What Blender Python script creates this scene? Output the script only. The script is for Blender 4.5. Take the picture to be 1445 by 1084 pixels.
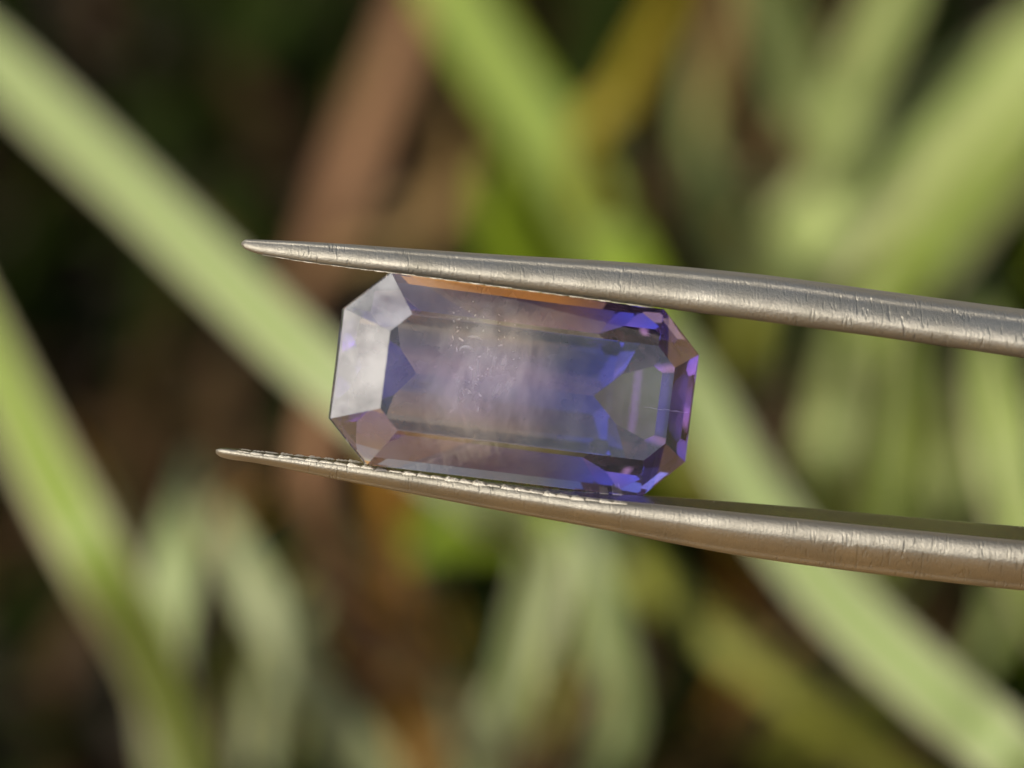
import bpy, bmesh, math, random
from mathutils import Vector, Matrix

# 1 Blender unit = 1 cm.  The stone hangs 10 cm above the soil; the camera looks down at it from 12 cm away.
sc = bpy.context.scene
for o in list(bpy.data.objects):
    bpy.data.objects.remove(o)
sc.unit_settings.system = 'METRIC'
sc.unit_settings.scale_length = 0.01
R = math.radians

# ------------------------------------------------------------------ camera
PITCH = R(40)
DIST = 12.0
ORIGIN = Vector((0, 0, 10.0))
PXCM = 571.0                                   # photograph pixels per cm at the stone
CR = Vector((1, 0, 0))
CU = Vector((0, math.sin(PITCH), math.cos(PITCH)))
CF = Vector((0, math.cos(PITCH), -math.sin(PITCH)))
CAM = ORIGIN - CF * DIST
cd = bpy.data.cameras.new('camera')
cam = bpy.data.objects.new('camera', cd)
sc.collection.objects.link(cam)
cam.matrix_world = Matrix((
    (CR.x, CU.x, -CF.x, CAM.x), (CR.y, CU.y, -CF.y, CAM.y), (CR.z, CU.z, -CF.z, CAM.z), (0, 0, 0, 1)))
cd.sensor_width = 36.0
cd.lens = 36.0 * DIST / (1445.0 / PXCM)
cd.clip_start = 0.5
cd.clip_end = 20000.0
cd.dof.use_dof = True
cd.dof.focus_distance = DIST
APERTURE = 0.35                                # cm across
cd.dof.aperture_fstop = cd.lens * 1e-3 / APERTURE
sc.camera = cam

# ------------------------------------------------------------------ sky and sun
SUN_EL, SUN_AZ = R(50), R(-120)                # azimuth: clockwise from +Y (the way the camera looks)
world = bpy.data.worlds.new('World')
sc.world = world
world.use_nodes = True
wn = world.node_tree.nodes
wl = world.node_tree.links
sky = wn.new('ShaderNodeTexSky')
sky.sky_type = 'NISHITA'
sky.sun_disc = False
sky.sun_elevation = SUN_EL
sky.sun_rotation = SUN_AZ
sky.dust_density = 4.0
wl.new(sky.outputs[0], wn['Background'].inputs['Color'])
wn['Background'].inputs['Strength'].default_value = 0.10
sd = bpy.data.lights.new('sun', 'SUN')
sd.energy = 5.0
sd.angle = R(0.55)
sd.color = (1.0, 0.94, 0.84)
sun = bpy.data.objects.new('sun', sd)
sc.collection.objects.link(sun)
SUNV = Vector((math.sin(SUN_AZ) * math.cos(SUN_EL), math.cos(SUN_AZ) * math.cos(SUN_EL), math.sin(SUN_EL)))
sun.rotation_euler = SUNV.to_track_quat('Z', 'Y').to_euler()
sun.location = (0, 0, 60)
sc.view_settings.view_transform = 'Standard'
sc.view_settings.look = 'None'
sc.view_settings.exposure = 0.88
sc.view_settings.gamma = 1.0
sc.view_settings.use_curve_mapping = False
sc.render.engine = 'CYCLES'
cy = sc.cycles
cy.max_bounces = 16
cy.transmission_bounces = 16
cy.transparent_max_bounces = 16
cy.glossy_bounces = 8
cy.diffuse_bounces = 3
cy.sample_clamp_indirect = 6.0
cy.use_denoising = True
cy.use_adaptive_sampling = True
cy.adaptive_threshold = 0.02
cy.blur_glossy = 0.3

# ------------------------------------------------------------------ helpers
def at(px, py, w):
    """photograph pixel at depth w (cm beyond the stone) -> world point"""
    k = (DIST + w) / DIST / PXCM
    return ORIGIN + CR * ((px - 722.5) * k) + CU * (-(py - 542.0) * k) + CF * w

def ground_w(py):
    s = -(py - 542.0) / PXCM / DIST            # z = CAM.z + (DIST+w)*(s*CU.z + CF.z)
    return (0.0 - CAM.z) / (s * CU.z + CF.z) - DIST

def link(name, me, mat=None, parent=None):
    o = bpy.data.objects.new(name, me)
    sc.collection.objects.link(o)
    if mat is not None and me is not None and not me.materials:
        me.materials.append(mat)
    if parent is not None:
        o.parent = parent
    return o

def tag(o, label=None, cat=None, group=None, kind=None):
    if label: o['label'] = label
    if cat: o['category'] = cat
    if group: o['group'] = group
    if kind: o['kind'] = kind
    return o

def mesh(name, vs, fs, smooth=True):
    me = bpy.data.meshes.new(name)
    me.from_pydata([tuple(v) for v in vs], [], fs)
    me.update()
    if smooth:
        me.polygons.foreach_set('use_smooth', [True] * len(me.polygons))
    return me

def lerp(a, b, t):
    return a + (b - a) * t

def table_lookup(tab, x):
    """monotone cubic interpolation of every column of tab over its first column"""
    if x <= tab[0][0]: return tab[0][1:]
    if x >= tab[-1][0]: return tab[-1][1:]
    k = max(i for i in range(len(tab) - 1) if tab[i][0] <= x)
    def slope(i, c):
        if i == 0 or i == len(tab) - 1:
            a = min(i, len(tab) - 2)
            return (tab[a + 1][c] - tab[a][c]) / (tab[a + 1][0] - tab[a][0])
        h0, h1 = tab[i][0] - tab[i - 1][0], tab[i + 1][0] - tab[i][0]
        d0, d1 = (tab[i][c] - tab[i - 1][c]) / h0, (tab[i + 1][c] - tab[i][c]) / h1
        if d0 * d1 <= 0: return 0.0
        return 3 * (h0 + h1) / ((2 * h1 + h0) / d0 + (h1 + 2 * h0) / d1)
    h = tab[k + 1][0] - tab[k][0]
    t = (x - tab[k][0]) / h
    out = []
    for c in range(1, len(tab[0])):
        y0, y1, m0, m1 = tab[k][c], tab[k + 1][c], slope(k, c) * h, slope(k + 1, c) * h
        out.append((2*t**3 - 3*t*t + 1) * y0 + (t**3 - 2*t*t + t) * m0 + (3*t*t - 2*t**3) * y1 + (t**3 - t*t) * m1)
    return tuple(out)

class NT:
    def __init__(self, name):
        self.m = bpy.data.materials.new(name)
        self.m.use_nodes = True
        self.t = self.m.node_tree
        self.t.nodes.clear()
        self.out = self.n('ShaderNodeOutputMaterial')
    def n(self, typ, **kw):
        nd = self.t.nodes.new(typ)
        for k, v in kw.items():
            if k in nd.inputs: nd.inputs[k].default_value = v
            else: setattr(nd, k, v)
        return nd
    def l(self, a, b):
        self.t.links.new(a, b)
    def noise(self, scale, vec=None, detail=4, rough=0.55):
        nd = self.n('ShaderNodeTexNoise')
        nd.inputs['Scale'].default_value = scale
        nd.inputs['Detail'].default_value = detail
        nd.inputs['Roughness'].default_value = rough
        if vec: self.l(vec, nd.inputs['Vector'])
        return nd.outputs['Fac']
    def ramp(self, fac, stops):
        nd = self.n('ShaderNodeValToRGB')
        e = nd.color_ramp.elements
        while len(e) < len(stops): e.new(0.5)
        for el, (p, c) in zip(e, stops):
            el.position = p
            el.color = c if len(c) == 4 else (*c, 1)
        self.l(fac, nd.inputs['Fac'])
        return nd.outputs['Color']
    def mapping(self, vec, scale=(1, 1, 1), rot=(0, 0, 0)):
        nd = self.n('ShaderNodeMapping')
        nd.inputs['Scale'].default_value = scale
        nd.inputs['Rotation'].default_value = rot
        self.l(vec, nd.inputs['Vector'])
        return nd.outputs['Vector']
    def coord(self, kind='Object'):
        return self.n('ShaderNodeTexCoord').outputs[kind]
    def mix(self, fac, a, b, mode='MIX'):
        nd = self.n('ShaderNodeMix', data_type='RGBA', blend_type=mode)
        for s, v in ((nd.inputs[0], fac), (nd.inputs[6], a), (nd.inputs[7], b)):
            if hasattr(v, 'is_output'): self.l(v, s)
            else: s.default_value = v if not isinstance(v, tuple) or len(v) == 4 else (*v, 1)
        return nd.outputs[2]
    def math(self, op, a, b=None):
        nd = self.n('ShaderNodeMath', operation=op)
        for s, v in zip(nd.inputs, (a, b)):
            if v is None: continue
            if hasattr(v, 'is_output'): self.l(v, s)
            else: s.default_value = v
        return nd.outputs[0]

# ------------------------------------------------------------------ materials
def leaf_material(name, base, edge, stripe, gloss=0.42, trans=0.45, spec=0.2):
    """blade of grass: UV.x runs across the blade, UV.y along it"""
    m = NT(name)
    uv = m.coord('UV')
    sep = m.n('ShaderNodeSeparateXYZ'); m.l(uv, sep.inputs[0])
    veins = m.noise(1.0, m.mapping(uv, (26, 0.6, 1)), 3)
    blotch = m.noise(1.0, m.mapping(uv, (2.2, 3.0, 1)), 3)
    c1 = m.mix(m.math('MULTIPLY', veins, 0.8), base, stripe)
    d = m.math('ABSOLUTE', m.math('SUBTRACT', sep.outputs[0], 0.5))
    ef = m.ramp(d, [(0.30, (0, 0, 0)), (0.44, (1, 1, 1))])
    c2 = m.mix(ef, c1, edge)
    c3 = m.mix(m.math('MULTIPLY', blotch, 0.35), c2, tuple(x * 0.55 for x in base))
    b = m.n('ShaderNodeBsdfPrincipled', Roughness=gloss)
    b.inputs['Specular IOR Level'].default_value = spec
    m.l(c3, b.inputs['Base Color'])
    bump = m.n('ShaderNodeBump', Strength=0.25, Distance=0.01)
    m.l(veins, bump.inputs['Height']); m.l(bump.outputs[0], b.inputs['Normal'])
    t = m.n('ShaderNodeBsdfTranslucent')
    m.l(m.mix(0.5, c3, (base[0] * 1.1, base[1] * 1.25, base[2] * 0.4)), t.inputs['Color'])
    mx = m.n('ShaderNodeMixShader', Fac=trans)
    m.l(b.outputs[0], mx.inputs[1]); m.l(t.outputs[0], mx.inputs[2])
    m.l(mx.outputs[0], m.out.inputs['Surface'])
    return m.m

LEAF = {
    'pale':   leaf_material('pale_leaf', (0.18, 0.235, 0.08), (0.31, 0.30, 0.19), (0.25, 0.29, 0.125), 0.5),
    'bright': leaf_material('bright_leaf', (0.235, 0.295, 0.085), (0.36, 0.37, 0.18), (0.32, 0.36, 0.14), 0.5),
    'cream':  leaf_material('variegated_leaf', (0.14, 0.20, 0.022), (0.40, 0.36, 0.22), (0.21, 0.26, 0.07), 0.5),
    'green':  leaf_material('green_leaf', (0.11, 0.165, 0.003), (0.17, 0.22, 0.02), (0.155, 0.21, 0.012), 0.5),
    'grey':   leaf_material('grey_green_leaf', (0.22, 0.25, 0.12), (0.30, 0.31, 0.17), (0.28, 0.30, 0.155), 0.5),
    'olive':  leaf_material('olive_leaf', (0.17, 0.18, 0.02), (0.21, 0.205, 0.04), (0.21, 0.21, 0.04), 0.5),
    'yellow': leaf_material('yellowing_leaf', (0.18, 0.145, 0.008), (0.20, 0.16, 0.02), (0.20, 0.155, 0.013), 0.6),
    'dark':   leaf_material('shaded_leaf', (0.008, 0.014, 0.0015), (0.01, 0.016, 0.002), (0.012, 0.018, 0.002), 0.7, 0.3, 0.03),  # near-black green, with the shade low among the tufts painted in
    'tan':    leaf_material('dry_tan_leaf', (0.17, 0.105, 0.038), (0.19, 0.125, 0.05), (0.22, 0.145, 0.06), 0.65, 0.25, 0.12),
    'rosy':   leaf_material('dry_rosy_leaf', (0.15, 0.08, 0.042), (0.14, 0.08, 0.043), (0.19, 0.112, 0.062), 0.65, 0.25, 0.12),
    'orange': leaf_material('dry_orange_leaf', (0.24, 0.11, 0.010), (0.22, 0.11, 0.018), (0.28, 0.14, 0.018), 0.6, 0.3, 0.15),
    'brown':  leaf_material('dry_brown_leaf', (0.024, 0.0145, 0.006), (0.027, 0.016, 0.007), (0.036, 0.022, 0.01), 0.75, 0.2, 0.03),  # dry brown, darkened further for the shade near the soil
}

def soil_material():
    m = NT('dark_soil')
    co = m.coord('Object')
    n1 = m.noise(0.5, co, 8, 0.65)
    n2 = m.noise(3.0, co, 6, 0.6)
    shade_soil = m.ramp(n1, [(0.3, (0.006, 0.005, 0.003)), (0.55, (0.016, 0.011, 0.006)), (0.75, (0.04, 0.026, 0.013))])
    dry = m.ramp(n1, [(0.3, (0.32, 0.185, 0.065)), (0.55, (0.48, 0.29, 0.105)), (0.75, (0.56, 0.36, 0.14))])  # sandy tan added outside the view, to reflect in the lower arm
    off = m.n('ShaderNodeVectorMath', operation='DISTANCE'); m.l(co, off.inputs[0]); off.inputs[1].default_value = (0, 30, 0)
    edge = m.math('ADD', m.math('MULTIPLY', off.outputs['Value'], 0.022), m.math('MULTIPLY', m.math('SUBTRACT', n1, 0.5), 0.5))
    c = m.mix(m.ramp(edge, [(0.55, (0, 0, 0)), (0.8, (1, 1, 1))]), shade_soil, dry)      # shade painted in as humus under the tufts, added tan soil beyond
    c = m.mix(m.math('MULTIPLY', n2, 0.4), c, tuple(x * 0.3 for x in (0.06, 0.04, 0.022)))
    b = m.n('ShaderNodeBsdfPrincipled', Roughness=0.95)
    b.inputs['Specular IOR Level'].default_value = 0.2
    m.l(c, b.inputs['Base Color'])
    bump = m.n('ShaderNodeBump', Strength=0.8, Distance=0.2)
    m.l(n2, bump.inputs['Height']); m.l(bump.outputs[0], b.inputs['Normal'])
    m.l(b.outputs[0], m.out.inputs['Surface'])
    return m.m

def steel_material(name='satin_steel', polish=0.0, bright=1.0):
    m = NT(name)
    uv = m.coord('UV')                          # x: cm along the arm, y: cm round the section
    co = m.coord('Object')
    grain = m.noise(1.0, m.mapping(uv, (190, 26, 1)), 3, 0.6)
    blast = m.noise(150, co, 4, 0.75)
    dull = m.noise(7, co, 5, 0.6)
    # filing marks: short strokes across the arm, gathered in patches
    mk = m.noise(1.0, m.mapping(uv, (115, 19.0, 1), (0, 0, 0.10)), 1, 0.5)
    mk = m.ramp(mk, [(0.60, (0, 0, 0)), (0.70, (1, 1, 1))])
    patch = m.ramp(m.noise(4.2, uv, 2), [(0.50, (0, 0, 0)), (0.60, (1, 1, 1))])
    marks = m.math('MULTIPLY', mk, patch)
    b = m.n('ShaderNodeBsdfPrincipled', Metallic=1.0)
    m.l(m.ramp(dull, [(0.3, tuple(x * bright for x in (0.172, 0.160, 0.130))), (0.7, tuple(x * bright for x in (0.24, 0.225, 0.188)))]), b.inputs['Base Color'])
    m.l(m.ramp(dull, [(0.3, (0.60 - polish,) * 3), (0.7, (0.50 - polish,) * 3)]), b.inputs['Roughness'])
    h = m.math('ADD', m.math('MULTIPLY', grain, 0.5), m.math('MULTIPLY', blast, 0.8))
    h = m.math('SUBTRACT', h, m.math('MULTIPLY', marks, 1.1))
    bump = m.n('ShaderNodeBump', Strength=0.7 - polish, Distance=0.004)
    m.l(h, bump.inputs['Height']); m.l(bump.outputs[0], b.inputs['Normal'])
    m.l(b.outputs[0], m.out.inputs['Surface'])
    return m.m

def gem_material(name, white_mix):
    """sapphire: clear dielectric body, lilac absorption that turns bluer to one end, with film as diffuse white painted over the facets"""
    m = NT(name)
    g = m.n('ShaderNodeBsdfGlass', IOR=1.765, Roughness=0.0)
    g.inputs['Color'].default_value = (1, 1, 1, 1)
    co = m.coord('Object')
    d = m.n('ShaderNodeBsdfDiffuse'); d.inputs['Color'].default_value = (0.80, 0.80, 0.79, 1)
    white_fac = m.ramp(m.noise(7, co, 5, 0.65), [(0.35, (white_mix * 0.45,) * 3), (0.65, (white_mix * 1.5,) * 3)])
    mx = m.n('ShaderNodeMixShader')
    m.l(white_fac, mx.inputs[0])
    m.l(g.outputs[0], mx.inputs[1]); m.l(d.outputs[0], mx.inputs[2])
    m.l(mx.outputs[0], m.out.inputs['Surface'])
    sep = m.n('ShaderNodeSeparateXYZ'); m.l(co, sep.inputs[0])
    t = m.math('ADD', m.math('MULTIPLY', sep.outputs[0], 1.1), 0.5)   # 0 at the left end, 1 at the right
    core = m.ramp(t, [(0.0, (0.62, 0.40, 0.64)), (0.5, (0.58, 0.38, 0.64)), (0.74, (0.54, 0.40, 0.70)), (0.92, (0.58, 0.54, 0.97))])
    rim = m.ramp(t, [(0.0, (0.62, 0.46, 0.72)), (0.14, (0.93, 0.80, 0.50)), (0.60, (0.94, 0.82, 0.52)), (0.76, (0.58, 0.56, 0.84)), (0.92, (0.52, 0.60, 0.98))])
    yy = m.math('ABSOLUTE', sep.outputs[1])
    rimf = m.ramp(yy, [(0.065, (0, 0, 0)), (0.12, (1, 1, 1))])
    col = m.mix(rimf, core, rim)
    a = m.n('ShaderNodeVolumeAbsorption')
    dens = m.math('MULTIPLY', m.ramp(t, [(0.3, (0.31,) * 3), (0.62, (0.52,) * 3), (0.95, (0.50,) * 3)]), 10.0)
    dens = m.math('MULTIPLY', dens, m.math('ADD', 1.0, m.math('MULTIPLY', rimf, 0.9)))
    m.l(dens, a.inputs['Density'])
    m.l(col, a.inputs['Color'])
    m.l(a.outputs[0], m.out.inputs['Volume'])
    return m.m

def silk_material():
    m = NT('milky_silk')
    co = m.coord('Object')
    rn = m.n('ShaderNodeObjectInfo').outputs['Random']
    def n4(vec, detail):
        nd = m.n('ShaderNodeTexNoise', noise_dimensions='4D')
        nd.inputs['Scale'].default_value = 1.0; nd.inputs['Detail'].default_value = detail; nd.inputs['Roughness'].default_value = 0.6
        m.l(vec, nd.inputs['Vector']); m.l(m.math('MULTIPLY', rn, 40.0), nd.inputs['W'])
        return nd.outputs['Fac']
    n1 = n4(m.mapping(co, (34, 9, 9), (0, 0, 0.3)), 6)
    n2 = n4(m.mapping(co, (6, 4, 4)), 3)
    ln = m.n('ShaderNodeVectorMath', operation='LENGTH'); m.l(m.mapping(co, (1 / 0.21, 1 / 0.17, 0)), ln.inputs[0])
    fall = m.ramp(ln.outputs['Value'], [(0.1, (1, 1, 1)), (0.98, (0, 0, 0))])
    den = m.math('MULTIPLY', m.ramp(n1, [(0.38, (0.15,) * 3), (0.72, (1,) * 3)]), m.ramp(n2, [(0.42, (0.05,) * 3), (0.60, (1,) * 3)]))
    fac = m.math('MULTIPLY', m.math('MULTIPLY', den, fall), 0.55)
    d = m.n('ShaderNodeBsdfDiffuse'); d.inputs['Color'].default_value = (0.92, 0.92, 0.96, 1)
    t = m.n('ShaderNodeBsdfTransparent')
    mx = m.n('ShaderNodeMixShader'); m.l(fac, mx.inputs[0]); m.l(t.outputs[0], mx.inputs[1]); m.l(d.outputs[0], mx.inputs[2])
    m.l(mx.outputs[0], m.out.inputs['Surface'])
    return m.m

def void_material():
    m = NT('bright_flake')
    g = m.n('ShaderNodeBsdfPrincipled', Metallic=0.4, Roughness=0.28)
    g.inputs['Base Color'].default_value = (0.78, 0.78, 0.82, 1)
    m.l(g.outputs[0], m.out.inputs['Surface'])
    return m.m

SILK, VOID = silk_material(), void_material()
SOIL, STEEL, STEEL_INNER = soil_material(), steel_material(), steel_material('smooth_steel', 0.32)
STEEL_SUNLIT = steel_material('sunlit_steel', 0.0, 1.9)     # steel copy brightened to paint the sunlit edge onto the teeth
GEM = gem_material('lilac_sapphire', 0.03)
GEM_SKY_WHITE = gem_material('lilac_sapphire_sky_white', 0.12)  # pale sky reflection put into the colour as extra white

# ------------------------------------------------------------------ ground: one sheet to the horizon
def build_ground():
    rnd = random.Random(3)
    from mathutils import noise
    rings = [0, 2, 4, 6, 8, 10, 12, 14, 16, 18, 20, 23, 26, 30, 36, 45, 60, 100, 200, 500, 1500, 5000, 12000]
    seg = 64
    vs, fs = [(0, 9, 0.0)], []
    for r in rings[1:]:
        for k in range(seg):
            a = 2 * math.pi * k / seg
            x, y = r * math.cos(a), 9 + r * math.sin(a)
            z = 0.5 * noise.noise(Vector((x * 0.25, y * 0.25, 1))) + 0.25 * noise.noise(Vector((x * 0.8, y * 0.8, 5)))
            vs.append((x, y, z if r < 80 else 0.0))
    for k in range(seg):
        fs.append((0, 1 + k, 1 + (k + 1) % seg))
    for i in range(len(rings) - 2):
        for k in range(seg):
            a, b = 1 + i * seg + k, 1 + i * seg + (k + 1) % seg
            fs.append((a, a + seg, b + seg, b))
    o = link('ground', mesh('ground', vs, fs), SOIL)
    tag(o, 'dark brown soil in shade beneath the grass', kind='structure')
build_ground()

# ------------------------------------------------------------------ grass
def catmull(P, n):
    pts = [P[0] * 2 - P[1]] + list(P) + [P[-1] * 2 - P[-2]]
    out = []
    segs = len(P) - 1
    for i in range(n + 1):
        s = min(i / n * segs, segs - 1e-6)
        k = int(s); t = s - k
        a, b, c, d = pts[k:k + 4]
        out.append(0.5 * ((2 * b) + (c - a) * t + (2 * a - 5 * b + 4 * c - d) * t * t + (3 * b - a - 3 * c + d) * t ** 3))
    return out

def blade_mesh(name, P, W, roll=0.0, fold=0.16, thick=0.022, n=26, face=None):
    """P: 3D control points root -> tip, W: width at each control point (cm)"""
    C = catmull(P, n)
    Wv = catmull([Vector((w, 0, 0)) for w in W], n)
    vs, fs, uvs = [], [], []
    cross = [-1, -0.5, 0, 0.5, 1]
    L = 0.0
    for i, c in enumerate(C):
        t = (C[min(i + 1, n)] - C[max(i - 1, 0)]).normalized()
        if i: L += (c - C[i - 1]).length
        f = (face or (SUNV * 0.9 - CF).normalized())     # blades turn their face up to the light
        side = t.cross(f).normalized()
        nrm = side.cross(t).normalized()
        q = Matrix.Rotation(roll, 3, t)
        side, nrm = q @ side, q @ nrm
        w = max(Wv[i].x, 0.01) * 0.5
        for s in cross:
            vs.append(c + side * (w * s) + nrm * (fold * w * abs(s)))
            uvs.append(((s + 1) / 2, L * 0.2))
        for s in cross:
            vs.append(c + side * (w * s) + nrm * (fold * w * abs(s) - thick * (1.05 - abs(s) * 0.8)))
            uvs.append(((s + 1) / 2, L * 0.2))
    m = len(cross)
    st = 2 * m
    for i in range(n):
        a, b = i * st, (i + 1) * st
        for k in range(m - 1):
            fs.append((a + k, a + k + 1, b + k + 1, b + k))
            fs.append((a + m + k + 1, a + m + k, b + m + k, b + m + k + 1))
        fs.append((a, b, b + m, a + m))
        fs.append((a + m - 1, a + 2 * m - 1, b + 2 * m - 1, b + m - 1))
    for e, rev in ((0, False), (n * st, True)):
        for k in range(m - 1):
            q = (e + k, e + m + k, e + m + k + 1, e + k + 1)
            fs.append(q[::-1] if rev else q)
    me = mesh(name, vs, fs)
    ul = me.uv_layers.new(name='UVMap')
    for lp in me.loops:
        ul.data[lp.index].uv = uvs[lp.vertex_index]
    return me

def px_w(w_px, w):
    return w_px / PXCM * (DIST + w) / DIST

def plant(name, root_px, blades, label, cat='grass', group=None, thin=None):
    """root_px: where the tuft meets the soil; blades: (material, [(px, py, depth, width_px)...], roll)"""
    gw = ground_w(root_px[1])
    base = at(root_px[0], root_px[1], gw)
    e = bpy.data.objects.new(name, None)
    sc.collection.objects.link(e)
    e.location = base
    e.empty_display_size = 0.5
    tag(e, label, cat, group)
    rnd = random.Random(int(root_px[0]) * 7 + int(root_px[1]))
    for spec in blades:
        mat, pts, roll = spec[0], spec[1], spec[2] - 0.2
        r0 = base + Vector((rnd.uniform(-.25, .25), rnd.uniform(-.25, .25), -0.25))
        P, W = [r0], [px_w(pts[0][3], pts[0][2]) * 0.7]
        for q, (x, y, w, ww) in enumerate(pts):
            if root_px[1] < 1000:                       # tuft standing in view: the blade climbs from the soil, leaning to the camera
                dv = math.hypot(root_px[1] - y, 0.5 * (root_px[0] - x)) / PXCM * (DIST + gw) / DIST
                dx, dy = pts[-1][0] - root_px[0], abs(pts[-1][1] - root_px[1])
                w = gw - 1.6 - (1.0 if dx > 0 else max(0.4, 1.0 + 1.2 * dx / dy)) * dv
                if len(spec) > 3: w = gw - 3.6 + 0.3 * dv   # arching over, level with the ground
            elif q < 2 and len(spec) < 4: w += (gw - w) * (0.25, 0.1)[q]
            P.append(at(x, y, w)); W.append(px_w(ww * 0.8, w))
        me = blade_mesh('leaf_blade', [p - base for p in P], W, roll, 0.16)
        o = link('leaf_blade', me, LEAF[mat], e)
    for k in range(4 if thin else 0):                       # thin side shoots
        x0, y0 = root_px[0] + rnd.uniform(-60, 60), min(root_px[1], 1100)
        dx, up = rnd.uniform(-260, 260), rnd.uniform(150, 420)
        g0 = ground_w(y0)
        wd = rnd.uniform(12, 30)
        pts = [(x0 + dx * 0.3, y0 - up * 0.35, g0 - up * 0.0016, wd), (x0 + dx * 0.65, y0 - up * 0.75, g0 - up * 0.0034, wd), (x0 + dx, y0 - up, g0 - up * 0.0045, 5)]
        P = [base + Vector((0, 0, -.25))] + [at(*p[:3]) for p in pts]
        W = [px_w(wd * .6, g0)] + [px_w(p[3], p[2]) for p in pts]
        link('leaf_blade', blade_mesh('leaf_blade', [p - base for p in P], W, rnd.uniform(-.6, .6)), LEAF[rnd.choice(thin)], e)
    return e

G = 'grass tufts behind the tweezers'
# left: broad blades arching up and over to the left, rooted below the picture
plant('grass_tuft', (330, 1420), [
    ('cream', [(285, 1180, 7.0, 105), (225, 960, 6.4, 120), (130, 780, 6.4, 118), (40, 610, 6.9, 108), (-60, 400, 7.8, 80), (-120, 250, 8.6, 20)], 0.3),
    ('pale', [(262, 1200, 7.6, 90), (232, 950, 7.6, 100), (250, 790, 8.0, 88), (272, 640, 8.5, 30)], 0.1),
    ('grey', [(540, 1180, 8.4, 95), (450, 990, 8.4, 85), (360, 830, 8.8, 70), (300, 710, 9.3, 26)], 0.2),
    ], 'tuft of broad cream edged green blades at lower left', 'grass', G, ('olive', 'green', 'grey'))
plant('grass_tuft', (700, 1380), [
    ('pale', [(700, 1090, 8.0, 75), (735, 900, 7.0, 85), (748, 780, 6.4, 95), (660, 690, 6.0, 108), (480, 545, 6.0, 112), (340, 415, 6.4, 108), (190, 270, 7.0, 102), (20, 110, 7.9, 98), (-130, -40, 8.8, 40)], 0.2),
    ('pale', [(865, 1060, 8.8, 70), (855, 900, 8.9, 86), (850, 760, 9.2, 84), (846, 600, 9.7, 60), (845, 500, 10.2, 15)], 0.1),
    ('grey', [(675, 1120, 7.8, 80), (740, 940, 8.2, 70), (790, 800, 8.7, 46), (815, 700, 9.2, 14)], 0.1),
    ], 'tuft with long pale blade slanting from behind stone to upper left corner', 'grass', G, ('olive', 'green', 'grey'))
plant('grass_tuft', (1950, 1560), [
    ('pale', [(1500, 1145, 5.0, 118), (1330, 985, 5.5, 118), (1190, 855, 6.1, 114), (1075, 715, 6.9, 102), (1000, 580, 7.7, 84), (930, 440, 8.6, 20)], 0.2, 'arch'),
    ('olive', [(1250, 1080, 9.0, 80), (1080, 945, 9.2, 78), (980, 870, 9.6, 74), (880, 780, 10.1, 62), (790, 690, 10.6, 18)], 0.2),
    ('cream', [(1500, 900, 8.2, 80), (1440, 720, 8.5, 90), (1405, 560, 9.0, 80), (1390, 430, 9.6, 20)], 0.2),
    ], 'tuft with broad pale blade slanting down to lower right corner', 'grass', G, ('olive', 'green', 'grey'))
plant('grass_tuft', (1060, 480), [
    ('bright', [(1100, 365, 9.2, 130), (1250, 248, 8.4, 160), (1390, 132, 7.6, 155), (1560, -10, 7.0, 60)], 0.2),
    ('bright', [(1160, 260, 10, 80), (1135, 130, 9.4, 96), (1085, 0, 8.8, 90), (1040, -110, 8.5, 15)], 0.2),
    ('bright', [(1165, 270, 9.9, 80), (1205, 130, 9.2, 90), (1265, 0, 8.6, 90), (1320, -110, 8.3, 20)], 0.2),
    ('bright', [(1010, 330, 10.4, 70), (985, 200, 10.2, 46), (985, 60, 10, 10)], 0.2),
    ], 'fan of pale green blades spreading at upper right', 'grass', G, ('olive', 'green', 'grey'))
plant('grass_tuft', (1160, 560), [
    ('cream', [(1200, 480, 9.8, 110), (1280, 380, 9.2, 140), (1390, 250, 8.6, 135), (1540, 90, 8.0, 40)], 0.3),
    ('green', [(1240, 420, 9.8, 70), (1340, 340, 9.2, 80), (1440, 300, 8.6, 60), (1540, 290, 8.0, 14)], 0.3),
    ('bright', [(1120, 450, 9.8, 60), (1060, 380, 9.2, 70), (1010, 330, 8.6, 16)], 0.2),
    ], 'cream edged green blades below the pale fan at right', 'grass', G, ('olive', 'green', 'grey'))
plant('grass_tuft', (960, 720), [
    ('green', [(935, 540, 9.6, 100), (868, 360, 9.6, 112), (800, 235, 8.8, 120), (715, 110, 8.0, 118), (620, -40, 7.2, 100), (560, -160, 7.0, 15)], 0.2, 'arch'),
    ('yellow', [(830, 270, 10.2, 60), (880, 130, 9.4, 62), (940, 10, 8.8, 50), (980, -90, 8.4, 12)], 0.2),
    ('green', [(860, 600, 10.4, 80), (770, 430, 10.4, 84), (710, 330, 10.0, 84), (690, 230, 9.7, 30)], 0.2),
    ('green', [(880, 760, 10.4, 80), (760, 740, 10.4, 110), (640, 745, 10.0, 90), (560, 790, 9.7, 20)], 0.2),
    ], 'tuft of saturated green blades with one yellowing blade above the tweezers', 'grass', G, ('olive', 'green', 'grey'))
plant('grass_tuft', (1230, 860), [
    ('cream', [(1250, 740, 10.2, 84), (1268, 610, 9.8, 96), (1275, 480, 9.4, 70), (1270, 390, 9.2, 15)], 0.2),
    ('bright', [(1165, 680, 10.4, 60), (1178, 580, 10.2, 66), (1190, 470, 10.0, 20)], 0.2),
    ('olive', [(1020, 720, 10.6, 70), (1005, 600, 10.4, 84), (1050, 480, 10.2, 60), (1080, 400, 10.0, 15)], 0.2),
    ('bright', [(1330, 740, 10.4, 50), (1350, 620, 10.2, 56), (1345, 520, 10.0, 16)], 0.2),
    ], 'short upright cream green blades seen between the tweezer arms at right', 'grass', G, ('olive', 'green', 'grey'))
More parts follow.
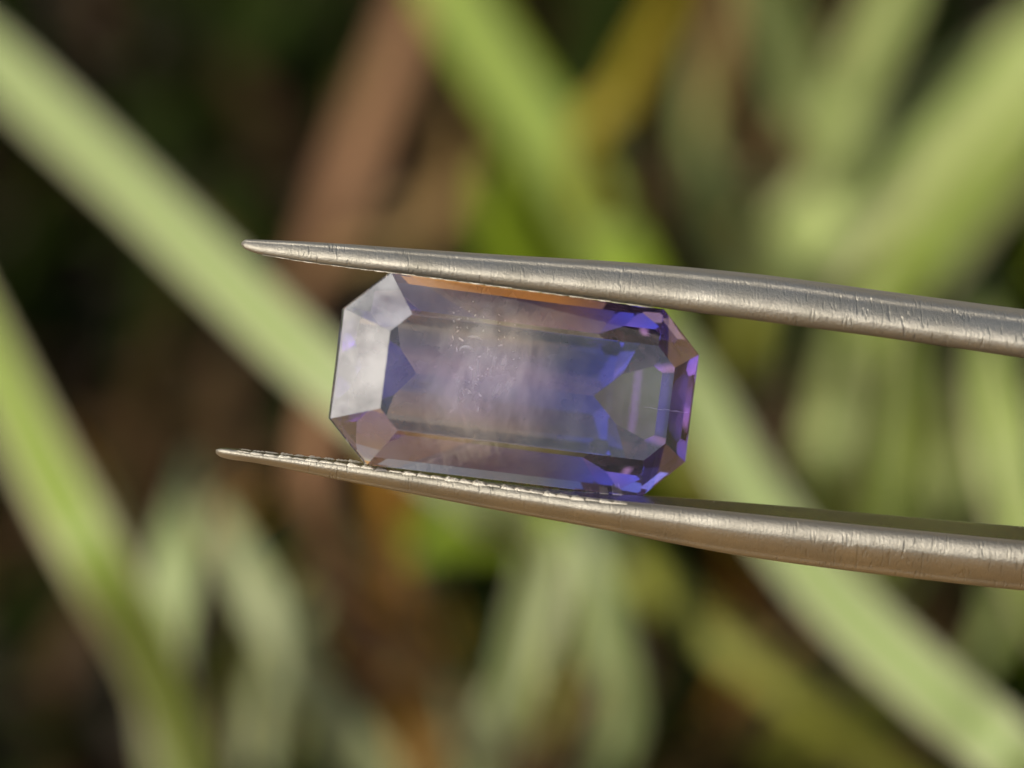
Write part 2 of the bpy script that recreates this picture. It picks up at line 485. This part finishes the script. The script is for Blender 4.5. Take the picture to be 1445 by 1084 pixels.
plant('grass_tuft', (1400, 470), [
    ('bright', [(1300, 400, 10.2, 70), (1160, 318, 9.9, 76), (1050, 268, 9.7, 56), (1000, 240, 9.6, 12)], 0.2),
    ('bright', [(1380, 420, 9.8, 70), (1280, 380, 9.5, 80), (1150, 390, 9.3, 30)], 0.2),
    ], 'grey green blade lying nearly level behind the upper tweezer arm', 'grass', G, ('olive', 'green', 'grey'))
plant('grass_tuft', (1380, 1010), [
    ('bright', [(1400, 900, 10.2, 60), (1430, 790, 9.9, 66), (1450, 650, 9.7, 40), (1455, 560, 9.6, 12)], 0.2),
    ('olive', [(1300, 930, 10.2, 60), (1240, 880, 9.9, 60), (1180, 830, 9.7, 14)], 0.2),
    ('green', [(1330, 990, 10.2, 70), (1250, 1000, 9.9, 70), (1160, 1040, 9.7, 20)], 0.2),
    ], 'small green blades under the lower tweezer arm at right edge', 'grass', G, ('olive', 'green', 'grey'))
D = 'dry grass tufts behind the tweezers'
plant('dry_grass_tuft', (430, 440), [
    ('rosy', [(465, 320, 9.9, 90), (520, 180, 9.2, 94), (575, 40, 8.6, 88), (620, -80, 8.2, 20)], 0.2),
    ('tan', [(470, 345, 10.2, 80), (580, 330, 10.0, 66), (640, 250, 9.7, 56), (650, 160, 9.5, 15)], 0.1),
    ], 'rosy brown dry blade leaning right above upper tweezer tip', 'dry grass', D, ('tan', 'brown', 'orange'))
plant('dry_grass_tuft', (1000, 430), [
    ('tan', [(1000, 270, 10.4, 62), (1008, 130, 9.8, 70), (1025, 0, 9.4, 50), (1030, -80, 9.2, 12)], 0.1),
    ('brown', [(920, 330, 10.6, 70), (930, 210, 10.3, 70), (960, 80, 10.0, 30)], 0.1),
    ], 'tan dry blade standing right of the yellowing blade', 'dry grass', D, ('tan', 'brown', 'orange'))
plant('dry_grass_tuft', (640, 1180), [
    ('rosy', [(560, 960, 9.4, 76), (475, 830, 9.1, 84), (440, 700, 8.8, 74), (455, 560, 8.5, 60), (470, 470, 8.3, 15)], 0.1),
    ('orange', [(560, 930, 10.0, 50), (560, 800, 9.8, 66), (548, 690, 9.6, 58), (530, 560, 9.4, 15)], 0.1),
    ('tan', [(610, 1020, 9.8, 90), (540, 880, 9.7, 70), (490, 800, 9.6, 15)], 0.2),
    ('tan', [(660, 1000, 9.0, 30), (600, 900, 8.6, 28), (520, 800, 8.3, 24), (430, 720, 8.0, 5)], 0.2),
    ('orange', [(640, 1060, 9.2, 34), (560, 990, 9.0, 30), (470, 930, 8.8, 24), (400, 900, 8.7, 5)], 0.2),
    ('rosy', [(690, 1060, 9.6, 30), (650, 960, 9.4, 30), (590, 860, 9.2, 26), (560, 760, 9.0, 5)], 0.2),
    ], 'rust orange and rosy dry blades under the lower tweezer tip', 'dry grass', D, ('tan', 'brown', 'orange'))
plant('dry_grass_tuft', (200, 900), [
    ('brown', [(185, 740, 10.0, 70), (195, 600, 9.8, 66), (215, 460, 9.6, 15)], 0.1),
    ], 'dark brown dry blade standing between the two broad left blades', 'dry grass', D, ('tan', 'brown', 'orange'))
plant('dry_grass_tuft', (990, 1080), [
    ('brown', [(1050, 1010, 10.3, 90), (1130, 960, 10.2, 80), (1200, 900, 10.1, 15)], 0.1),
    ('olive', [(1120, 1040, 10.2, 90), (1190, 1010, 10.0, 80), (1290, 950, 9.9, 20)], 0.1),
    ], 'brown and olive dry blades lying low at bottom right of centre', 'dry grass', D, ('tan', 'brown', 'orange'))

def scatter_grass(name, spots, label, cat, mats):
    """spots: (x, y, height, width, material index); one uncountable mass"""
    rnd = random.Random(11)
    vs, fs, mi = [], [], []
    for (x, y, h, w, m) in spots:
        az = rnd.uniform(0, 2 * math.pi); lean = rnd.uniform(0.2, 1.2)
        d = Vector((math.cos(az), math.sin(az), 0)); s = Vector((-d.y, d.x, 0)) * w * 0.5
        p0 = Vector((x, y, -0.3))
        k = len(vs)
        for q, (f, wd) in enumerate(((0, 0.8), (0.3, 1.0), (0.6, 0.85), (0.85, 0.5))):
            p = p0 + d * (h * 0.75 * lean * f ** 1.8) + Vector((0, 0, (h + 0.3) * (f - 0.32 * lean * f ** 2.5)))
            vs += [p - s * wd, p + s * wd]
        vs.append(p0 + d * (h * 0.78 * lean) + Vector((0, 0, (h + 0.3) * (1.0 - 0.36 * lean))))
        fs += [(k, k + 1, k + 3, k + 2), (k + 2, k + 3, k + 5, k + 4), (k + 4, k + 5, k + 7, k + 6), (k + 6, k + 7, k + 8)]
        mi += [m] * 4
    me = mesh(name, vs, fs)
    for k in mats:
        me.materials.append(LEAF[k])
    me.polygons.foreach_set('material_index', mi)
    ul = me.uv_layers.new(name='UVMap')
    for lp in me.loops:
        ul.data[lp.index].uv = (0.5, 0.3)
    return tag(link(name, me), label, cat, kind='stuff')

rnd = random.Random(21)
spots = []
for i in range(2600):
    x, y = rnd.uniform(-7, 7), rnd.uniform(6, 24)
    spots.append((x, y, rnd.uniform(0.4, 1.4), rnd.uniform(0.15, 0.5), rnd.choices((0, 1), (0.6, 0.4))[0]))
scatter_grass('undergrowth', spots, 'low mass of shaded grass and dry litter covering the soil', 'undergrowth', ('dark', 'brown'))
spots = []
for i in range(6500):                           # the rest of the meadow round the spot
    r = 14 + 110 * rnd.random() ** 0.8
    a = rnd.uniform(0, 2 * math.pi)
    x, y = r * math.cos(a), 12 + r * math.sin(a)
    if math.hypot(x, y + 9) < 14: continue
    spots.append((x, y, rnd.uniform(2, 5), rnd.uniform(0.25, 0.55), rnd.choices((0, 1, 2), (0.5, 0.25, 0.25))[0]))
for i in range(800):                            # unseen thicker stand added at left, to shade the soil behind the upper tip
    x, y = rnd.uniform(-13, -7.5), rnd.uniform(10, 24)
    spots.append((x, y, rnd.uniform(4, 6), rnd.uniform(0.3, 0.6), rnd.choices((0, 1, 2), (0.6, 0.2, 0.2))[0]))
scatter_grass('meadow_grass', spots, 'meadow grass continuing round the spot beyond the picture', 'grass', ('green', 'olive', 'tan'))

# ------------------------------------------------------------------ tweezers
UP = [  # px, inner (lower) edge py, outer (upper) edge py, half depth cm, roll
    (341, 346, 342, .015, .05), (347, 352, 338, .03, .05), (400, 365, 339.5, .05, .05), (487, 377.5, 344, .075, .06), (560, 386.5, 349, .095, .06),
    (695, 404, 358, .12, .07), (880, 428.5, 369, .145, .08), (1053, 452, 384, .165, .09), (1260, 480, 411, .18, .10), (1445, 507, 435, .195, .10),
    (1800, 556, 478, .22, .10), (2600, 640, 548, .26, .08), (3800, 720, 625, .30, .05), (5200, 750, 660, .33, .02), (6400, 742, 672, .34, .0), (7200, 728, 676, .34, 0)]
LO = [
    (305, 634, 640, .015, .05), (312, 632, 645, .03, .05), (363, 637.5, 653.5, .05, .05), (487, 651, 678.5, .075, .05), (600, 665, 700, .10, .055),
    (695, 677, 718, .12, .06), (845, 695.5, 745, .145, .07), (950, 703, 766, .155, .09), (1053, 711, 784.5, .165, .11), (1260, 729, 811.5, .18, .125), (1445, 745, 832, .195, .13),
    (1800, 772, 862, .22, .13), (2600, 802, 900, .26, .10), (3800, 800, 895, .30, .06), (5200, 770, 860, .33, .03), (6400, 748, 818, .34, 0), (7200, 735, 787, .34, 0)]

def section():
    """(p, q): p across (-1 front, towards the camera .. +1 back), q 0 = gripping face, 1 = outer back"""
    pts = []
    r = 0.20
    def arc(cx, cy, rx, ry, a0, a1, n):
        for i in range(n + 1):
            a = a0 + (a1 - a0) * i / n
            pts.append((cx + rx * math.cos(a), cy + ry * math.sin(a)))
    pts += [(x, 0.0) for x in (0.6, 0.3, 0, -0.3, -0.6)]
    arc(-0.78, 0.34, 0.22, 0.34, -math.pi / 2, -math.pi - 0.15, 8)
    pts += [(-0.90, 0.58), (-0.76, 0.78)]
    arc(-0.45, 0.80, 0.25, 0.21, -math.pi - 0.1, -1.5 * math.pi, 6)
    pts += [(-0.25, 1.02), (0, 1.025), (0.25, 1.02)]
    arc(0.45, 0.80, 0.25, 0.21, math.pi / 2, 0.1, 6)
    pts += [(0.76, 0.78), (0.90, 0.58)]
    arc(0.78, 0.34, 0.22, 0.34, 0.15, -math.pi / 2, 8)
    return pts
SEC = section()

def arm_frame(tab, x):
    """-> function (p, q) on the section to a world point at station x"""
    i, o, hd, roll = table_lookup(tab, x)
    pin, pout = at(x, i, 0), at(x, o, 0)
    mid, q = (pin + pout) * 0.5, pout - pin
    rot = Matrix.Rotation(roll, 3, CR)
    raw = [rot @ (CF * (p * hd) + q * (s - 0.5)) for p, s in SEC]
    vv = [r.dot(CU) for r in raw]
    k = q.length / (max(vv) - min(vv))
    c0 = (max(vv) + min(vv)) * 0.5
    def f(p, s):
        r = rot @ (CF * (p * hd) + q * (s - 0.5))
        return mid + r + CU * ((r.dot(CU) - c0) * k - r.dot(CU))
    return f

def arm_mesh(tab, sign):
    xs = []
    x = tab[0][0]
    while x < 1500:
        xs.append(x); x += 3 if x < tab[0][0] + 30 else 9
    while x < 7200:
        xs.append(x); x += 70
    xs.append(7200)
    rnd = random.Random(5 + int(sign))
    vs, fs, uv = [], [], []
    n = len(SEC)
    for x in xs:
        f = arm_frame(tab, x)
        per = 0.0
        prev = None
        for (p, s) in SEC:
            v = f(p, s)
            if prev is not None: per += (v - prev).length
            prev = v.copy()
            vs.append(v); uv.append((x / PXCM, per))
    for i in range(len(xs) - 1):
        for k in range(n):
            a, b = i * n + k, i * n + (k + 1) % n
            f = (a, b, b + n, a + n)
            fs.append(f if sign > 0 else f[::-1])
    fs.append(tuple(range(n)) if sign < 0 else tuple(reversed(range(n))))
    e = (len(xs) - 1) * n
    fs.append(tuple(e + k for k in range(n)) if sign > 0 else tuple(e + k for k in reversed(range(n))))
    me = mesh('arm', vs, fs)
    me.materials.append(STEEL); me.materials.append(STEEL_INNER)
    for q in range((len(xs) - 1) * n):
        if q % n < 4 or q % n == n - 1:
            me.polygons[q].material_index = 1          # the gripping face is smoother than the rest
    ul = me.uv_layers.new(name='UVMap')
    for lp in me.loops:
        ul.data[lp.index].uv = uv[lp.vertex_index]
    bm = bmesh.new(); bm.from_mesh(me)
    bmesh.ops.recalc_face_normals(bm, faces=bm.faces)
    bm.to_mesh(me); bm.free()
    return me

def tooth_mesh(seed, length, height):
    """one lumpy cross ridge of the grip: x along the arm, y across (-1..1 of the half depth), z up from the face"""
    rnd = random.Random(seed)
    prof = [(-0.5, -0.5), (-0.47, 0.25), (-0.38, 0.75), (-0.27, 1.0), (-0.15, 0.85), (-0.03, 0.95), (0.08, 0.7), (0.2, 0.72), (0.31, 0.45), (0.42, 0.35), (0.49, 0.05), (0.5, -0.5)]
    ys = [-1.0, -0.93, -0.8, -0.5, -0.1, 0.3, 0.7, 0.93, 1.0]
    vs, fs = [], []
    for j, y in enumerate(ys):
        edge = (0.1 + 0.9 * min(1, abs(y) / 0.85) ** 6) * (1.0 - 0.6 * max(0, (abs(y) - 0.8) / 0.2) ** 2)
        jx = rnd.uniform(-0.12, 0.12)
        for (px_, pz) in prof:
            jz = rnd.uniform(-0.32, 0.32) if pz > 0 else 0
            vs.append(((px_ + jx) * length, y, (pz * edge + jz * edge - 0.28) * height))
    n = len(prof)
    for j in range(len(ys) - 1):
        for k in range(n - 1):
            a = j * n + k
            fs.append((a, a + 1, a + n + 1, a + n))
    fs.append(tuple(range(n))[::-1]); e = (len(ys) - 1) * n
    fs.append(tuple(e + k for k in range(n)))
    return mesh('grip_tooth', vs, fs, False)

def build_tweezers():
    e = bpy.data.objects.new('tweezers', None)
    sc.collection.objects.link(e)
    e.location = ORIGIN
    tag(e, 'satin steel pointed tweezers gripping the lilac stone between two arms', 'tweezers')
    for tab, sign, lab in ((UP, 1, 'upper tweezer arm with filing marks on its rounded back'), (LO, -1, 'lower tweezer arm with serrated grip edge')):
        me = arm_mesh(tab, sign)
        me.transform(Matrix.Translation(-ORIGIN))
        arm = link('arm', me, STEEL, e)
        arm['label'] = lab
        x0 = tab[0][0] + 40
        meshes = [tooth_mesh(40 + i + (0 if sign > 0 else 20), 20 / PXCM, 0.010) for i in range(6)]
        for k in range(28):
            x = x0 + k * 19.6
            f, f2 = arm_frame(tab, x), arm_frame(tab, x + 10)
            c = f(0, 0)
            ex = (f2(0, 0) - c).normalized()
            ey = f(0.93, 0) - c
            ez = -(f(0, 1) - c)
            ez = (ez - ex * ez.dot(ex)).normalized()
            grow = min(1.0, 0.45 + k * 0.05) * (1.0 if k < 26 else max(0.12, 1.0 - (k - 25) * 0.13)) * (0.7, 1.15, 0.9, 1.2, 0.55, 1.0, 0.8)[k % 7] * (0.35 if sign > 0 else 1.0)
            m4 = Matrix(((ex.x, ey.x, ez.x * grow, c.x - ORIGIN.x), (ex.y, ey.y, ez.y * grow, c.y - ORIGIN.y),
                         (ex.z, ey.z, ez.z * grow, c.z - ORIGIN.z), (0, 0, 0, 1)))
            t = link('grip_tooth', meshes[k % 6], STEEL_SUNLIT, arm)
            t.matrix_local = m4
    return e
build_tweezers()

# ------------------------------------------------------------------ the stone
YAW, TILT = R(18), R(7.2)
A, B, LA, LB = 0.464, 0.2364, 0.357, 0.135
def stone_mesh():
    bm = bmesh.new()
    bmesh.ops.create_cube(bm, size=2.0)
    corner = Vector((B - LB, A - LA, 0)).normalized()      # outward normal of the cut corner, first quadrant
    cdist = corner.x * LA * 0 + (corner.x * A + corner.y * LB)
    edges = []
    for sx in (-1, 1):
        edges.append((Vector((sx, 0, 0)), A))
    for sy in (-1, 1):
        edges.append((Vector((0, sy, 0)), B))
    for sx in (-1, 1):
        for sy in (-1, 1):
            edges.append((Vector((sx * corner.x, sy * corner.y, 0)), cdist))
    planes = [(Vector((0, 0, 1)), CROWN)]
    for n2, d in edges:
        planes.append((n2, d))                                       # girdle
        for ang, drop in STEPS_C:                                   # crown steps: start height above the girdle, angle
            a = R(ang)
            nn = n2 * math.sin(a) + Vector((0, 0, math.cos(a)))
            inset, z = drop
            planes.append((nn, nn.dot(n2 * (d - inset) + Vector((0, 0, z)))))
        for ang, drop in STEPS_P:
            a = R(ang + (2.5 if n2.x > 0.5 else 0.0))
            nn = n2 * math.sin(a) - Vector((0, 0, math.cos(a)))
            inset, z = drop
            planes.append((nn, nn.dot(n2 * (d - inset) + Vector((0, 0, z)))))
    octv = [Vector((sx * p, sy * q, 0)) for sx in (-1, 1) for sy in (-1, 1) for p, q in ((A, LB), (LA, B))]
    for sx in (-1, 1):                                              # small brilliant facets at the pavilion's corners
        for sy in (-1, 1):
            for az, ang, ins in ((20, 53, 0.012), (68, 56, 0.011)):
                n2 = Vector((sx * math.cos(R(az)), sy * math.sin(R(az)), 0))
                d = max(v.dot(n2) for v in octv)
                nn = n2 * math.sin(R(ang)) - Vector((0, 0, math.cos(R(ang))))
                planes.append((nn, nn.dot(n2 * (d - ins) + Vector((0, 0, -0.012 - ins * 1.2)))))
    for nn, d in planes:
        g = bm.verts[:] + bm.edges[:] + bm.faces[:]
        r = bmesh.ops.bisect_plane(bm, geom=g, dist=1e-6, plane_co=nn * d, plane_no=nn, clear_outer=True)
        be = [x for x in bm.edges if x.is_boundary]
        if be:
            bmesh.ops.holes_fill(bm, edges=be, sides=0)
    bmesh.ops.remove_doubles(bm, verts=bm.verts, dist=1e-5)
    bmesh.ops.recalc_face_normals(bm, faces=bm.faces)
    me = bpy.data.meshes.new('stone')
    bm.to_mesh(me); bm.free()
    return me
CROWN = 0.105
STEPS_C = [(46, (0.0, 0.008))]
def pav(*steps):
    out, ins, z = [], 0.0, -0.012
    for ang, dins in steps:
        out.append((ang, (ins, z)))
        ins += dins; z -= dins * math.tan(R(ang))
    return out
STEPS_P = pav((60, 0.045), (50, 0.05), (41.5, 0.2))

def build_stone():
    n = (CR * math.sin(YAW) - CF * math.cos(YAW)).normalized()      # table normal
    ex = (CR * math.cos(YAW) + CF * math.sin(YAW)).normalized()
    ey = n.cross(ex)
    q = Matrix.Rotation(TILT, 3, CF)
    n, ex, ey = q @ n, q @ ex, q @ ey
    c = at(728, 545, 0)
    e = bpy.data.objects.new('gemstone', None)
    sc.collection.objects.link(e)
    e.matrix_world = Matrix(((ex.x, ey.x, n.x, c.x), (ex.y, ey.y, n.y, c.y), (ex.z, ey.z, n.z, c.z), (0, 0, 0, 1)))
    tag(e, 'lilac blue emerald cut gemstone held between the tweezer arms', 'gemstone')
    me = stone_mesh()
    print('stone faces', len(me.polygons))
    me.materials.append(GEM); me.materials.append(GEM_SKY_WHITE)
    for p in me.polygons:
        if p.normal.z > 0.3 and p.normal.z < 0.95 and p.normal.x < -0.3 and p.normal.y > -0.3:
            p.material_index = 1                    # crown facets of the left end, with reflected sky painted on as diffuse white
    link('faceted_body', me, GEM, e)
    rnd = random.Random(8)
    for k in range(7):                              # veils of fine silk, one above the other
        vs, fs = [], []
        for i in range(13):
            for j in range(13):
                x, y = (i / 12 - 0.5) * 0.50, (j / 12 - 0.5) * 0.34
                vs.append((x, y, 0.012 * math.sin(9 * x + k) + 0.01 * math.sin(13 * y + 2 * k)))
        fs = [(i * 13 + j, i * 13 + j + 1, i * 13 + j + 14, i * 13 + j + 13) for i in range(12) for j in range(12)]
        v = link('silk_veil', mesh('silk_veil', vs, fs), SILK, e)
        v.location = (-0.08 + rnd.uniform(-.06, .07), rnd.uniform(-.04, .04), 0.07 - 0.024 * k)
        v.rotation_euler = (rnd.uniform(-.15, .15), rnd.uniform(-.15, .15), rnd.uniform(-.4, .4))
    bm = bmesh.new()
    bmesh.ops.create_icosphere(bm, subdivisions=2, radius=1.0)
    me = bpy.data.meshes.new('inclusion_crystal'); bm.to_mesh(me); bm.free()
    me.polygons.foreach_set('use_smooth', [True] * len(me.polygons))
    for k in range(64):
        c = link('inclusion_crystal', me, VOID, e)
        if k % 8 == 0:
            hub = Vector((rnd.gauss(-0.125, 0.03), rnd.gauss(0.01, 0.06), rnd.uniform(0.0, 0.07)))
        c.location = hub + Vector((rnd.gauss(0, 0.022), rnd.gauss(0, 0.022), rnd.gauss(0, 0.008)))
        r = 0.0007 + 0.0024 * rnd.random() ** 2
        c.scale = (r * rnd.uniform(0.9, 3.2), r * rnd.uniform(0.5, 1.0), r * 0.35)
        c.rotation_euler = (rnd.uniform(-.7, .7), rnd.uniform(-.7, .7), rnd.uniform(0, 3))
    # a curved inclusion near the table's upper edge and a hairline fissure at the right end
    def tube(name, pts, r):
        vs, fs = [], []
        for i, p in enumerate(pts):
            t = (pts[min(i + 1, len(pts) - 1)] - pts[max(i - 1, 0)]).normalized()
            u = t.cross(Vector((0, 0, 1))).normalized(); w = u.cross(t)
            rr = r * max(0.25, math.sin(math.pi * (i + 0.5) / len(pts)))
            for k in range(6):
                a = k * math.pi / 3
                vs.append(p + u * (rr * math.cos(a)) + w * (rr * 0.5 * math.sin(a)))
        for i in range(len(pts) - 1):
            for k in range(6):
                a, b = i * 6 + k, i * 6 + (k + 1) % 6
                fs.append((a, b, b + 6, a + 6))
        return link(name, mesh(name, vs, fs), VOID, e)
    tube('curved_inclusion', [Vector((-0.165 + 0.018 * math.cos(R(a)), 0.07 + 0.011 * math.sin(R(a)), 0.07)) for a in range(5, 190, 12)], 0.0032)
    tube('curved_inclusion', [Vector((-0.15 + 0.03 * math.cos(R(a)), 0.095 + 0.012 * math.sin(R(a)), 0.06)) for a in range(40, 130, 10)], 0.0022)
    tube('hairline_fissure', [Vector((0.32 + 0.128 * i / 14, -0.012 + 0.0012 * math.sin(i * 1.1), 0.012)) for i in range(15)], 0.0004)
    return e
build_stone()
